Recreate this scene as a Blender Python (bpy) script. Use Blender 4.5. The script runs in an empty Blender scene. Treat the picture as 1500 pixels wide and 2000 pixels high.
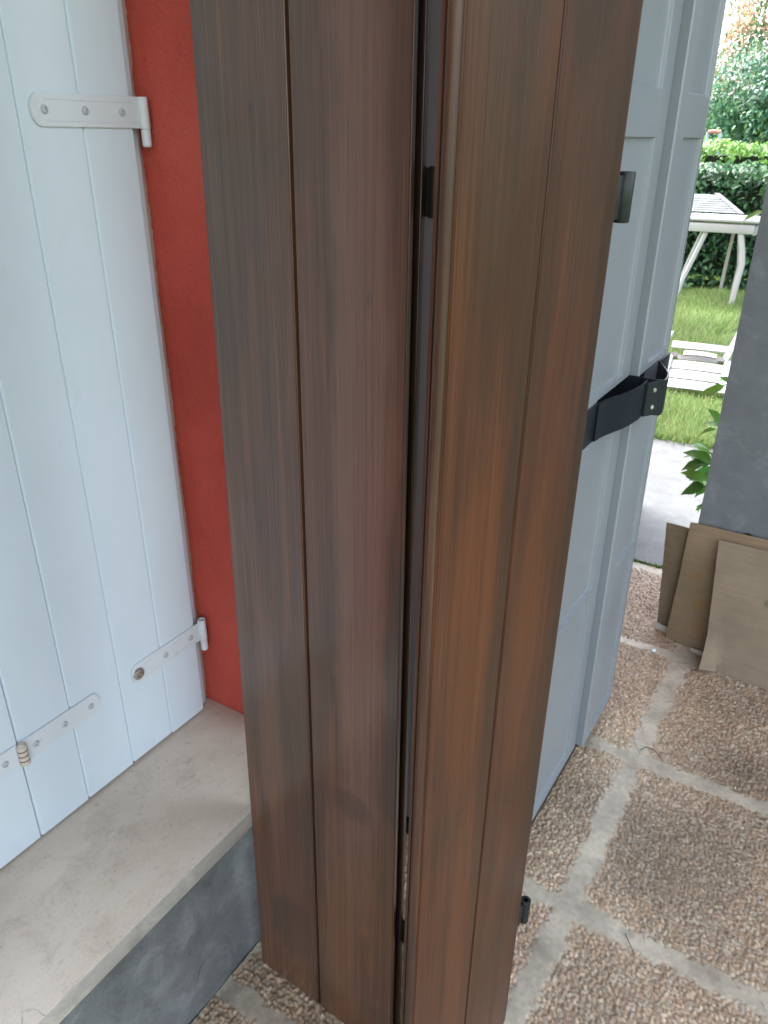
import bpy, bmesh, math, random
import numpy as np
from mathutils import Vector, Matrix

random.seed(7); RNG = np.random.default_rng(11)
scene = bpy.context.scene
COL = scene.collection
rad = math.radians

# ------------------------------------------------------------------ camera
PITCH, ROLL, YAW, FPX, CAMZ = 0.449986774, 0.00570087704, 0.557202476, 1509.58757, 1.42
cp, sp = math.cos(PITCH), math.sin(PITCH)
fwd = Vector((math.cos(YAW)*cp, math.sin(YAW)*cp, -sp))
up0 = Vector((math.cos(YAW)*sp, math.sin(YAW)*sp, cp))
rt0 = Vector((math.sin(YAW), -math.cos(YAW), 0))
rt = math.cos(ROLL)*rt0 + math.sin(ROLL)*up0
up = -math.sin(ROLL)*rt0 + math.cos(ROLL)*up0
cd = bpy.data.cameras.new('camera'); cam = bpy.data.objects.new('camera', cd); COL.objects.link(cam)
cd.sensor_fit = 'VERTICAL'; cd.sensor_height = 24.0; cd.lens = 24.0*FPX/2000.0
cd.clip_start = 0.02; cd.clip_end = 500
M = Matrix((rt, up, -fwd)).transposed().to_4x4(); M.translation = Vector((0, 0, CAMZ)); cam.matrix_world = M
cd.dof.use_dof = True; cd.dof.focus_distance = 1.15; cd.dof.aperture_fstop = 9.0
scene.camera = cam

# ------------------------------------------------------------------ world, sun, exposure
SUN_EL, SUN_AZ = rad(52), rad(62)          # azimuth measured from +X towards +Y
w = bpy.data.worlds.new("World"); scene.world = w; w.use_nodes = True
nt = w.node_tree; bgn = nt.nodes['Background']
sky = nt.nodes.new('ShaderNodeTexSky'); sky.sky_type = 'NISHITA'; sky.sun_disc = False
sky.sun_elevation = SUN_EL; sky.sun_rotation = math.pi/2 - SUN_AZ
sky.air_density = 1.0; sky.dust_density = 4.0; sky.ozone_density = 1.0
hs = nt.nodes.new('ShaderNodeHueSaturation'); hs.inputs['Saturation'].default_value = .42
nt.links.new(sky.outputs[0], hs.inputs['Color']); nt.links.new(hs.outputs[0], bgn.inputs[0]); bgn.inputs[1].default_value = 0.15
sd = bpy.data.lights.new('sun', 'SUN'); sun = bpy.data.objects.new('sun', sd); COL.objects.link(sun)
sd.energy = 0.5; sd.angle = rad(24); sd.color = (1.0, 0.96, 0.9)
sdir = Vector((math.cos(SUN_AZ)*math.cos(SUN_EL), math.sin(SUN_AZ)*math.cos(SUN_EL), math.sin(SUN_EL)))
sun.rotation_euler = sdir.to_track_quat('Z', 'Y').to_euler()
vs = scene.view_settings
vs.view_transform = 'Standard'; vs.look = 'None'; vs.gamma = 1; vs.exposure = 3.1; vs.use_curve_mapping = False

# ------------------------------------------------------------------ material helpers
class NT:
    def __init__(s, name):
        s.m = bpy.data.materials.new(name); s.m.use_nodes = True; s.t = s.m.node_tree
        s.b = s.t.nodes['Principled BSDF']; s.out = s.t.nodes['Material Output']
        s.tc = s.n('ShaderNodeTexCoord')
    def n(s, typ, **kw):
        nd = s.t.nodes.new(typ)
        for k, v in kw.items(): setattr(nd, k, v)
        return nd
    def l(s, a, b): s.t.links.new(a, b)
    def mapping(s, scale=(1, 1, 1), loc=(0, 0, 0), rot=(0, 0, 0), src='Object'):
        m = s.n('ShaderNodeMapping'); m.inputs['Scale'].default_value = scale
        m.inputs['Location'].default_value = loc; m.inputs['Rotation'].default_value = rot
        s.l(s.tc.outputs[src], m.inputs[0]); return m.outputs[0]
    def noise(s, vec, scale=5, detail=6, rough=.55, dist=0.0):
        nd = s.n('ShaderNodeTexNoise'); nd.inputs['Scale'].default_value = scale
        nd.inputs['Detail'].default_value = detail; nd.inputs['Roughness'].default_value = rough
        nd.inputs['Distortion'].default_value = dist
        s.l(vec, nd.inputs['Vector']); return nd.outputs[0]
    def ramp(s, fac, stops, interp='LINEAR'):
        r = s.n('ShaderNodeValToRGB'); r.color_ramp.interpolation = interp
        e = r.color_ramp.elements
        while len(e) < len(stops): e.new(.5)
        for i, (p, c) in enumerate(stops):
            e[i].position = p; e[i].color = (*c, 1) if len(c) == 3 else c
        s.l(fac, r.inputs[0]); return r.outputs[0]
    def g(s, fac, lo, hi, a=0.0, b=1.0):
        m = s.n('ShaderNodeMapRange'); m.inputs[1].default_value = lo; m.inputs[2].default_value = hi
        m.inputs[3].default_value = a; m.inputs[4].default_value = b; s.l(fac, m.inputs[0]); return m.outputs[0]
    def mix(s, fac, a, b, mode='MIX'):
        m = s.n('ShaderNodeMix'); m.data_type = 'RGBA'; m.blend_type = mode
        for sock, v in ((m.inputs[0], fac), (m.inputs[6], a), (m.inputs[7], b)):
            if isinstance(v, (int, float)): sock.default_value = v
            elif isinstance(v, tuple): sock.default_value = (*v, 1)
            else: s.l(v, sock)
        return m.outputs[2]
    def math(s, op, a, b=None):
        m = s.n('ShaderNodeMath'); m.operation = op
        for i, v in enumerate((a, b)):
            if v is None: continue
            if isinstance(v, (int, float)): m.inputs[i].default_value = v
            else: s.l(v, m.inputs[i])
        return m.outputs[0]
    def bump(s, h, strength=.3, dist=.002, prev=None):
        b = s.n('ShaderNodeBump'); b.inputs['Strength'].default_value = strength
        b.inputs['Distance'].default_value = dist; s.l(h, b.inputs['Height'])
        if prev is not None: s.l(prev, b.inputs['Normal'])
        return b.outputs[0]
    def set(s, color=None, rough=None, normal=None, spec=None, metal=None, coat=None):
        for k, v in (('Base Color', color), ('Roughness', rough), ('Normal', normal), ('Specular IOR Level', spec), ('Metallic', metal), ('Coat Weight', coat)):
            if v is None: continue
            if isinstance(v, (int, float)): s.b.inputs[k].default_value = v
            elif isinstance(v, tuple): s.b.inputs[k].default_value = (*v, 1)
            else: s.l(v, s.b.inputs[k])
        return s.m

def mat_wood(name, seed, blobs, tone=(1, 1, 1), coat=1.0, crough=.3, brough=(.42, .55), spec=.5, streak=.4):
    q = NT(name)
    fine = q.noise(q.mapping((330, 330, 4.0), (seed, 0, 0)), 1, 5, .62, .4)
    pore = q.noise(q.mapping((430, 430, 9), (seed, 5, 0)), 1, 3, .6)
    mid = q.noise(q.mapping((28, 28, 1.1), (seed*2, 3, 0)), 1, 5, .55, 1.0)
    big = q.noise(q.mapping((9, 9, 2.2), (seed*3, 0, 5)), 1, 4, .55, .8)
    c = q.ramp(mid, [(.28, (.070, .034, .020)), (.45, (.100, .047, .026)), (.58, (.125, .057, .030)), (.75, (.155, .070, .036))])
    c = q.mix(q.g(fine, .48, .68, 0, streak), c, (.23, .115, .065))
    c = q.mix(q.g(fine, .46, .30, 0, streak), c, (.045, .022, .014))
    c = q.mix(q.g(big, .52, .36, 0, .6), c, (.058, .038, .027))
    # knots, stain and darker or paler patches, each with its own place on the board
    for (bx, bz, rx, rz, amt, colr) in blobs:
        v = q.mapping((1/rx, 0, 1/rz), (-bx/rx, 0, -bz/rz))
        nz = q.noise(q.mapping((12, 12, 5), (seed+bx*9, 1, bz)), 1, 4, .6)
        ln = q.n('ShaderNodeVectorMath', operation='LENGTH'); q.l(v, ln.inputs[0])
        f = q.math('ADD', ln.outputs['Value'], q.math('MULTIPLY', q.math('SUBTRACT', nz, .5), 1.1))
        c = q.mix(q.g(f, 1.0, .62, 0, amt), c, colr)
    line = q.noise(q.mapping((190, 190, 1.3), (seed, 9, 2)), 1, 4, .6, .25)
    grain = q.mix(q.g(line, .54, .60, 0, .32), (1., 1., 1.), (.50, .46, .43))
    grain = q.mix(q.g(line, .44, .38, 0, .26), grain, (1.55, 1.5, 1.45))
    grain = q.mix(q.g(pore, .46, .34, 0, .42), grain, (.48, .45, .42))
    grain = q.mix(q.g(fine, .54, .66, 0, .30), grain, (1.6, 1.55, 1.5))
    c = q.mix(1.0, c, grain, 'MULTIPLY')
    c = q.mix(1.0, c, tone, 'MULTIPLY')
    r = q.g(q.noise(q.mapping((14, 14, 2), (1, seed, 0)), 1, 4, .6), .3, .7, *brough)
    h = q.math('ADD', q.math('ADD', q.math('MULTIPLY', fine, 1.0), pore), q.math('MULTIPLY', mid, .6))
    nb = q.bump(h, .35, .0011)
    nb = q.bump(q.noise(q.mapping((420, 420, 130)), 1, 3, .6), .10, .0006, nb)
    q.set(c, r, nb, spec, coat=coat); q.b.inputs['Coat Roughness'].default_value = crough
    return q.m

def mat_painted(name, col, rough=.42, var=.06, bump=.05, dirt=None, bscale=250, spec=.5):
    q = NT(name)
    n1 = q.noise(q.mapping((2.2, 2.2, 1.6)), 1, 6, .6)
    n2 = q.noise(q.mapping((bscale,)*3), 1, 3, .5)
    dk = tuple(x*(1-var*2) for x in col); lt = tuple(min(1, x*(1+var)) for x in col)
    c = q.ramp(n1, [(.3, dk), (.7, lt)])
    if dirt:
        n3 = q.noise(q.mapping((14, 14, 9)), 1, 8, .7)
        c = q.mix(q.g(n3, .60, .78, 0, dirt[1]), c, dirt[0])
    return q.set(c, q.g(n1, .3, .7, rough-.06, rough+.08), q.bump(n2, bump, .001), spec)

def mat_plaster_red():
    q = NT('red_render')
    n1 = q.noise(q.mapping((3, 3, 2)), 1, 6, .6); n2 = q.noise(q.mapping((230,)*3), 1, 5, .65); n3 = q.noise(q.mapping((70,)*3), 1, 5, .6)
    c = q.ramp(n1, [(.3, (.37, .056, .040)), (.5, (.47, .077, .055)), (.7, (.54, .105, .078))])
    c = q.mix(q.g(n2, .45, .3, 0, .35), c, (.17, .02, .014))
    sp_ = q.n('ShaderNodeTexVoronoi'); sp_.inputs['Scale'].default_value = 38; q.l(q.tc.outputs['Object'], sp_.inputs['Vector'])
    c = q.mix(q.g(n3, .58, .72, 0, .35), c, (.48, .10, .075))
    h = q.math('ADD', n2, q.math('MULTIPLY', n3, 1.4))
    return q.set(c, .85, q.bump(h, .75, .0034), .25)

def mat_stone_sill():
    q = NT('limestone_sill')
    n1 = q.noise(q.mapping((4, 6, 5)), 1, 8, .62); n2 = q.noise(q.mapping((55,)*3), 1, 6, .65); n3 = q.noise(q.mapping((14, 14, 14)), 1, 7, .7, .4)
    c = q.ramp(n1, [(.28, (.47, .415, .325)), (.5, (.565, .51, .415)), (.72, (.64, .585, .485))])
    c = q.mix(q.g(n3, .52, .72, 0, .5), c, (.31, .255, .205))
    c = q.mix(q.g(n2, .60, .72, 0, .5), c, (.25, .21, .175))
    n5 = q.noise(q.mapping((240,)*3), 1, 4, .7); c = q.mix(q.g(n5, .58, .72, 0, .45), c, (.24, .215, .18))
    c = q.mix(q.g(n5, .42, .30, 0, .3), c, (.72, .68, .60))
    v = q.n('ShaderNodeTexVoronoi'); v.inputs['Scale'].default_value = 45; v.inputs['Randomness'].default_value = 1; q.l(q.tc.outputs['Object'], v.inputs['Vector'])
    pit = q.g(v.outputs['Distance'], .10, .03, 0, 1)
    pit = q.math('MULTIPLY', pit, q.g(q.noise(q.mapping((9,)*3, (4, 0, 0)), 1, 3), .5, .56))
    c = q.mix(q.math('MULTIPLY', pit, .7), c, (.10, .085, .07))
    # hairline crack
    vv = q.n('ShaderNodeTexVoronoi'); vv.feature = 'DISTANCE_TO_EDGE'; vv.inputs['Scale'].default_value = 3.1
    ds = q.n('ShaderNodeMapping'); q.l(q.tc.outputs['Object'], ds.inputs[0])
    wob = q.n('ShaderNodeVectorMath', operation='MULTIPLY_ADD'); nzc = q.n('ShaderNodeTexNoise'); nzc.inputs['Scale'].default_value = 16; nzc.inputs['Detail'].default_value = 6
    q.l(q.tc.outputs['Object'], nzc.inputs['Vector']); q.l(nzc.outputs['Color'], wob.inputs[0]); wob.inputs[1].default_value = (.1, .1, .1); q.l(q.tc.outputs['Object'], wob.inputs[2])
    q.l(wob.outputs[0], vv.inputs['Vector'])
    cr = q.g(vv.outputs['Distance'], .006, .001, 0, 1); cr = q.math('MULTIPLY', cr, q.g(q.noise(q.mapping((2.6,)*3, (9, 2, 0)), 1, 2), .54, .60))
    c = q.mix(q.math('MULTIPLY', cr, .55), c, (.12, .10, .085))
    return q.set(c, .62, q.bump(q.math('SUBTRACT', n2, pit), .18, .0012), .35)

def mat_cement(name, lo, hi, dark=(.05, .055, .06), bs=.25, rough=.8, cracks=True):
    q = NT(name)
    n1 = q.noise(q.mapping((3.2, 3.2, 4)), 1, 8, .62, .5); n2 = q.noise(q.mapping((60,)*3), 1, 6, .65); n3 = q.noise(q.mapping((13, 13, 13), (3, 3, 1)), 1, 7, .7, .6)
    c = q.ramp(n1, [(.3, lo), (.7, hi)])
    c = q.mix(q.g(n3, .52, .66, 0, .55), c, tuple(min(1, x*1.4) for x in hi))
    c = q.mix(q.g(n3, .47, .34, 0, .45), c, dark)
    c = q.mix(q.g(n2, .66, .76, 0, .4), c, dark)
    n5 = q.noise(q.mapping((210,)*3), 1, 4, .7); c = q.mix(q.g(n5, .56, .72, 0, .4), c, dark)
    c = q.mix(q.g(n5, .42, .30, 0, .22), c, tuple(min(1, x*1.5) for x in hi))
    h = q.math('ADD', q.math('ADD', q.math('MULTIPLY', n2, .5), q.math('MULTIPLY', n5, .3)), n3)
    if cracks:
        vv = q.n('ShaderNodeTexVoronoi'); vv.feature = 'DISTANCE_TO_EDGE'; vv.inputs['Scale'].default_value = 3.4
        wob = q.n('ShaderNodeVectorMath', operation='MULTIPLY_ADD'); nzc = q.n('ShaderNodeTexNoise'); nzc.inputs['Scale'].default_value = 11; nzc.inputs['Detail'].default_value = 6
        q.l(q.tc.outputs['Object'], nzc.inputs['Vector']); q.l(nzc.outputs['Color'], wob.inputs[0]); wob.inputs[1].default_value = (.14, .14, .14); q.l(q.tc.outputs['Object'], wob.inputs[2])
        q.l(wob.outputs[0], vv.inputs['Vector'])
        cr = q.g(vv.outputs['Distance'], .010, .002, 0, 1); cr = q.math('MULTIPLY', cr, q.g(q.noise(q.mapping((2.2,)*3, (1, 7, 0)), 1, 2), .55, .62))
        c = q.mix(q.math('MULTIPLY', cr, .4), c, dark); h = q.math('SUBTRACT', h, cr)
    return q.set(c, rough, q.bump(h, bs, .003), .3)

def mat_attr(name, rough=.7, bump=.2, bscale=500, spec=.35, trans=0.0):
    q = NT(name); a = q.n('ShaderNodeVertexColor'); a.layer_name = 'tint'
    n2 = q.noise(q.mapping((bscale,)*3), 1, 4, .6)
    c = q.mix(q.g(n2, .3, .7, .0, .35), a.outputs[0], (.05, .045, .04), 'MULTIPLY') if bump else a.outputs[0]
    q.set(a.outputs[0] if not bump else c, rough, None, spec)
    if bump: q.set(normal=q.bump(n2, bump, .0012))
    if trans:
        tr = q.n('ShaderNodeBsdfTranslucent'); q.l(a.outputs[0], tr.inputs[0]); mx = q.n('ShaderNodeMixShader'); mx.inputs[0].default_value = trans
        q.l(q.b.outputs[0], mx.inputs[1]); q.l(tr.outputs[0], mx.inputs[2]); q.l(mx.outputs[0], q.out.inputs[0])
    return q.m

def mat_metal(name, col, rough=.45, metal=0.0, bump=.1):
    q = NT(name); n2 = q.noise(q.mapping((160,)*3), 1, 5, .65)
    c = q.ramp(n2, [(.35, tuple(x*.7 for x in col)), (.7, tuple(x*1.25 for x in col))])
    return q.set(c, q.g(n2, .3, .7, rough-.1, rough+.1), q.bump(n2, bump, .0006), .5 if metal else .28, metal)

def mat_cardboard(name, col, seed, stains=()):
    q = NT(name)
    n1 = q.noise(q.mapping((5, 5, 5), (seed, 0, 0)), 1, 7, .65); n2 = q.noise(q.mapping((6, 6, 160), (seed, 1, 0)), 1, 4, .6)
    c = q.ramp(n1, [(.3, tuple(x*.78 for x in col)), (.7, tuple(x*1.12 for x in col))])
    c = q.mix(q.g(n2, .35, .65, 0, .34), c, tuple(x*.6 for x in col))
    c = q.mix(q.g(q.noise(q.mapping((17, 17, 12), (seed, 4, 2)), 1, 6, .65), .56, .70, 0, .4), c, tuple(x*.62 for x in col))
    for (px, py, pz, r, amt, colr) in stains:
        v = q.mapping((0, 1/r, 1/r), (0, -py/r, -pz/r)); nz = q.noise(q.mapping((30,)*3, (seed+px*9, 1, pz)), 1, 5, .65)
        ln = q.n('ShaderNodeVectorMath', operation='LENGTH'); q.l(v, ln.inputs[0])
        f = q.math('ADD', ln.outputs['Value'], q.math('MULTIPLY', q.math('SUBTRACT', nz, .5), 1.6))
        c = q.mix(q.g(f, 1.0, .5, 0, amt), c, colr)
    return q.set(c, .8, q.bump(n2, .25, .0010), .25)

DARKST = (.055, .038, .027); GOLD = (.20, .085, .034)
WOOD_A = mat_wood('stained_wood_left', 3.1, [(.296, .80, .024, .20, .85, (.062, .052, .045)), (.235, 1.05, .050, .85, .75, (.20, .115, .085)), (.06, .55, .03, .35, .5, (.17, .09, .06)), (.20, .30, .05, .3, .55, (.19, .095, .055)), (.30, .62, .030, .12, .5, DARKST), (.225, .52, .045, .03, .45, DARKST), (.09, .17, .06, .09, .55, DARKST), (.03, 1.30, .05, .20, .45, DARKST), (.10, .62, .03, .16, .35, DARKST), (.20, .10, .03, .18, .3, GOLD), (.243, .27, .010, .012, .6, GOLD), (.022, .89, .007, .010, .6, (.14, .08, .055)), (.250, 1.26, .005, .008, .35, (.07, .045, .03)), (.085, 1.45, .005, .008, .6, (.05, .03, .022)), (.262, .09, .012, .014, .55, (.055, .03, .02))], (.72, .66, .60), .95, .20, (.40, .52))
WOOD_B = mat_wood('stained_wood_right', 8.7, [(.24, 1.52, .08, .30, .6, (.075, .055, .045)), (.07, 1.50, .07, .22, .5, (.085, .065, .05)), (.295, .9, .016, .9, .6, DARKST), (.07, .95, .05, .30, .55, GOLD), (.10, .45, .035, .35, .45, GOLD), (.135, .85, .018, .5, .55, DARKST), (.20, .88, .04, .25, .4, GOLD), (.14, 1.30, .06, .16, .5, DARKST), (.24, .35, .04, .16, .45, DARKST), (.20, 1.55, .05, .10, .5, DARKST), (.270, 1.355, .007, .009, .6, (.12, .07, .05)), (.285, .7, .02, .4, .5, DARKST)], (.51, .37, .24), .12, .25, (.36, .46), .28)
WOOD_M = mat_wood('stained_wood_moulding', 6.6, [], (.55, .60, .68), .0, .34, (.36, .48), .30)
WOOD_E = mat_wood('stained_wood_edge', 5.5, [], (.30, .27, .27), .6, .30, (.30, .42))
WHITE_P = mat_painted('white_shutter_paint', (.55, .63, .685), .40, .04, .06, ((.40, .43, .42), .22), 140)
WHITE_M = mat_painted('white_painted_iron', (.56, .60, .63), .38, .04, .08, ((.30, .25, .2), .5), 180)
SCREW = mat_painted('painted_screw', (.40, .43, .45), .35, .08, .05)
RUST = mat_painted('rust', (.20, .085, .035), .8, .2, .4)
CREAM_M = mat_painted('aged_cream_iron', (.50, .46, .40), .45, .08, .15, ((.25, .13, .07), .8), 180)
BEIGE = mat_painted('beige_frame_sealant', (.50, .46, .38), .8, .12, .5, ((.2, .17, .13), .6), 120)
RED = mat_plaster_red()
SILL = mat_stone_sill()
SILL_EDGE = mat_cement('shaded_sill_edge', (.27, .255, .22), (.36, .34, .295), (.15, .14, .12), .4, .75, False)  # sill front face: its shade is put into this darker colour
PLINTH = mat_cement('grey_cement_plinth', (.10, .107, .105), (.165, .175, .17), (.05, .053, .053), .6)
GREYWALL = mat_cement('grey_wall_plaster', (.118, .130, .134), (.146, .160, .164), (.10, .112, .118), .12, .75, False)
ROUGHBASE = mat_cement('rough_wall_base', (.05, .055, .05), (.10, .11, .10), (.03, .03, .03), .8)
PAVE = mat_cement('pale_concrete', (.082, .088, .090), (.105, .112, .115), (.055, .059, .062), .12, .6, False)
CAB = mat_painted('grey_plastic', (.186, .205, .220), .38, .04, .10, ((.34, .37, .40), .25), 420)
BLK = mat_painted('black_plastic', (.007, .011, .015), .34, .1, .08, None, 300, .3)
BLKM = mat_metal('black_iron', (.014, .017, .017), .38, .0, .5)
STEEL = mat_metal('steel', (.50, .48, .45), .35, .9)
BRASS = mat_metal('dull_nickel', (.42, .36, .29), .38, .8)
RESIN = mat_painted('white_resin', (.33, .345, .345), .35, .03, .03)
SOFFIT = mat_painted('porch_soffit', (.42, .39, .35), .8, .05, .1)

# ------------------------------------------------------------------ object helpers
def mesh_obj(name, bm, mat, parent=None, smooth=None, loc=None):
    me = bpy.data.meshes.new(name); bm.normal_update(); bm.to_mesh(me); bm.free()
    o = bpy.data.objects.new(name, me); COL.objects.link(o)
    for m in (mat if isinstance(mat, (list, tuple)) else [mat]): me.materials.append(m)
    if smooth is not None:
        me.polygons.foreach_set('use_smooth', [True]*len(me.polygons))
        me.set_sharp_from_angle(angle=rad(smooth))
    if parent: o.parent = parent
    if loc is not None: o.location = loc
    return o
def tag(o, label=None, cat=None, group=None, kind=None):
    if label: o['label'] = label
    if cat: o['category'] = cat
    if group: o['group'] = group
    if kind: o['kind'] = kind
    return o
def empty(name, loc, label, cat, group=None, rz=0):
    o = bpy.data.objects.new(name, None); COL.objects.link(o); o.location = loc; o.rotation_euler = (0, 0, rz)
    o.empty_display_size = .05
    return tag(o, label, cat, group)
def box(bm, a, b, bev=0, seg=2):
    x0, y0, z0 = a; x1, y1, z1 = b
    t = bmesh.new()
    bmesh.ops.create_cube(t, size=1)
    for v in t.verts: v.co = Vector(((x0+x1)/2+v.co.x*(x1-x0), (y0+y1)/2+v.co.y*(y1-y0), (z0+z1)/2+v.co.z*(z1-z0)))
    if bev: bmesh.ops.bevel(t, geom=t.edges[:], offset=bev, segments=seg, affect='EDGES', profile=.5)
    merge(bm, t)
def merge(bm, t, mi=None):
    mp = {}
    for v in t.verts: mp[v] = bm.verts.new(v.co)
    for f in t.faces:
        try:
            nf = bm.faces.new([mp[v] for v in f.verts]); nf.material_index = f.material_index if mi is None else mi
        except ValueError: pass
    t.free()
def prism(bm, pts, z0, z1, bev=0):
    """vertical extrusion of an (x, y) outline"""
    t = bmesh.new()
    lo = [t.verts.new((x, y, z0)) for x, y in pts]; hi = [t.verts.new((x, y, z1)) for x, y in pts]
    n = len(pts)
    t.faces.new(lo[::-1]); t.faces.new(hi)
    for i in range(n): t.faces.new((lo[i], lo[(i+1) % n], hi[(i+1) % n], hi[i]))
    bmesh.ops.recalc_face_normals(t, faces=t.faces[:])
    if bev: bmesh.ops.bevel(t, geom=t.edges[:], offset=bev, segments=2, affect='EDGES')
    merge(bm, t)
def plate_xz(bm, pts, y0, y1, bev=0):
    """outline in x,z extruded along y"""
    t = bmesh.new()
    lo = [t.verts.new((x, y0, z)) for x, z in pts]; hi = [t.verts.new((x, y1, z)) for x, z in pts]
    n = len(pts)
    t.faces.new(lo); t.faces.new(hi[::-1])
    for i in range(n): t.faces.new((lo[(i+1) % n], lo[i], hi[i], hi[(i+1) % n]))
    bmesh.ops.recalc_face_normals(t, faces=t.faces[:])
    if bev: bmesh.ops.bevel(t, geom=[e for e in t.edges if abs(e.verts[0].co.y-e.verts[1].co.y) < 1e-6], offset=bev, segments=2, affect='EDGES')
    merge(bm, t)
def cyl(bm, p0, p1, r0, r1=None, seg=20, cap=True):
    p0, p1 = Vector(p0), Vector(p1); r1 = r0 if r1 is None else r1
    ax = (p1-p0).normalized(); u = ax.orthogonal().normalized(); v = ax.cross(u)
    a = []; b = []
    for i in range(seg):
        t = 2*math.pi*i/seg; d = u*math.cos(t)+v*math.sin(t)
        a.append(bm.verts.new(p0+d*r0)); b.append(bm.verts.new(p1+d*r1))
    for i in range(seg): bm.faces.new((a[i], a[(i+1) % seg], b[(i+1) % seg], b[i]))
    if cap: bm.faces.new(a[::-1]); bm.faces.new(b)
def lathe(bm, base, axis, prof, seg=24):
    """profile list of (r, h) around axis from base"""
    base = Vector(base); ax = Vector(axis).normalized(); u = ax.orthogonal().normalized(); v = ax.cross(u)
    rings = []
    for r, h in prof:
        if r < 1e-6: rings.append([bm.verts.new(base+ax*h)])
        else: rings.append([bm.verts.new(base+ax*h+(u*math.cos(2*math.pi*i/seg)+v*math.sin(2*math.pi*i/seg))*r) for i in range(seg)])
    for A, B in zip(rings, rings[1:]):
        for i in range(seg):
            j = (i+1) % seg
            if len(A) == 1 and len(B) == 1: continue
            if len(A) == 1: bm.faces.new((A[0], B[j], B[i]))
            elif len(B) == 1: bm.faces.new((A[i], A[j], B[0]))
            else: bm.faces.new((A[i], A[j], B[j], B[i]))
def sweep(bm, path, sec, closed_caps=True):
    """path: list of (point, frameX, frameY); sec: list of (a,b)"""
    rows = [[bm.verts.new(Vector(p)+Vector(fx)*a+Vector(fy)*b) for a, b in sec] for p, fx, fy in path]
    n = len(sec)
    for A, B in zip(rows, rows[1:]):
        for i in range(n): bm.faces.new((A[i], A[(i+1) % n], B[(i+1) % n], B[i]))
    if closed_caps: bm.faces.new(rows[0][::-1]); bm.faces.new(rows[-1])
def tube(bm, pts, r, seg=8, r_end=None):
    pts = [Vector(p) for p in pts]; rows = []
    for i, p in enumerate(pts):
        d = (pts[min(i+1, len(pts)-1)]-pts[max(i-1, 0)]).normalized()
        u = d.cross(Vector((0.02, .03, 1)));  u = u.normalized() if u.length > .05 else Vector((1, 0, 0)); v = d.cross(u)
        rr = r if r_end is None else r+(r_end-r)*i/(len(pts)-1)
        rows.append([bm.verts.new(p+(u*math.cos(2*math.pi*k/seg)+v*math.sin(2*math.pi*k/seg))*rr) for k in range(seg)])
    for A, B in zip(rows, rows[1:]):
        for k in range(seg): bm.faces.new((A[k], A[(k+1) % seg], B[(k+1) % seg], B[k]))
    bm.faces.new(rows[0][::-1]); bm.faces.new(rows[-1])
def np_mesh(name, V, F, mat, tint=None, parent=None, smooth=False):
    me = bpy.data.meshes.new(name); V = np.asarray(V, np.float32); F = np.asarray(F, np.int32)
    k = F.shape[1]
    me.vertices.add(len(V)); me.vertices.foreach_set('co', V.ravel())
    me.loops.add(F.size); me.loops.foreach_set('vertex_index', F.ravel())
    me.polygons.add(len(F)); me.polygons.foreach_set('loop_start', np.arange(0, F.size, k, dtype=np.int32)); me.polygons.foreach_set('loop_total', np.full(len(F), k, np.int32))
    if smooth: me.polygons.foreach_set('use_smooth', np.ones(len(F), bool))
    me.update(calc_edges=True); me.validate()
    if tint is not None:
        a = me.color_attributes.new('tint', 'FLOAT_COLOR', 'POINT'); c = np.ones((len(V), 4), np.float32); c[:, :3] = tint
        a.data.foreach_set('color', c.ravel())
    me.materials.append(mat)
    o = bpy.data.objects.new(name, me); COL.objects.link(o)
    if parent: o.parent = parent
    return o

# value noise for numpy
def vnoise(x, y, s, seed=0):
    r = np.random.default_rng(seed).random((256, 256)); x = x*s+100; y = y*s+100
    xi = np.floor(x).astype(int); yi = np.floor(y).astype(int); fx = x-xi; fy = y-yi
    fx = fx*fx*(3-2*fx); fy = fy*fy*(3-2*fy)
    a = r[xi % 256, yi % 256]; b = r[(xi+1) % 256, yi % 256]; c = r[xi % 256, (yi+1) % 256]; d = r[(xi+1) % 256, (yi+1) % 256]
    return (a*(1-fx)+b*fx)*(1-fy)+(c*(1-fx)+d*fx)*fy

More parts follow.
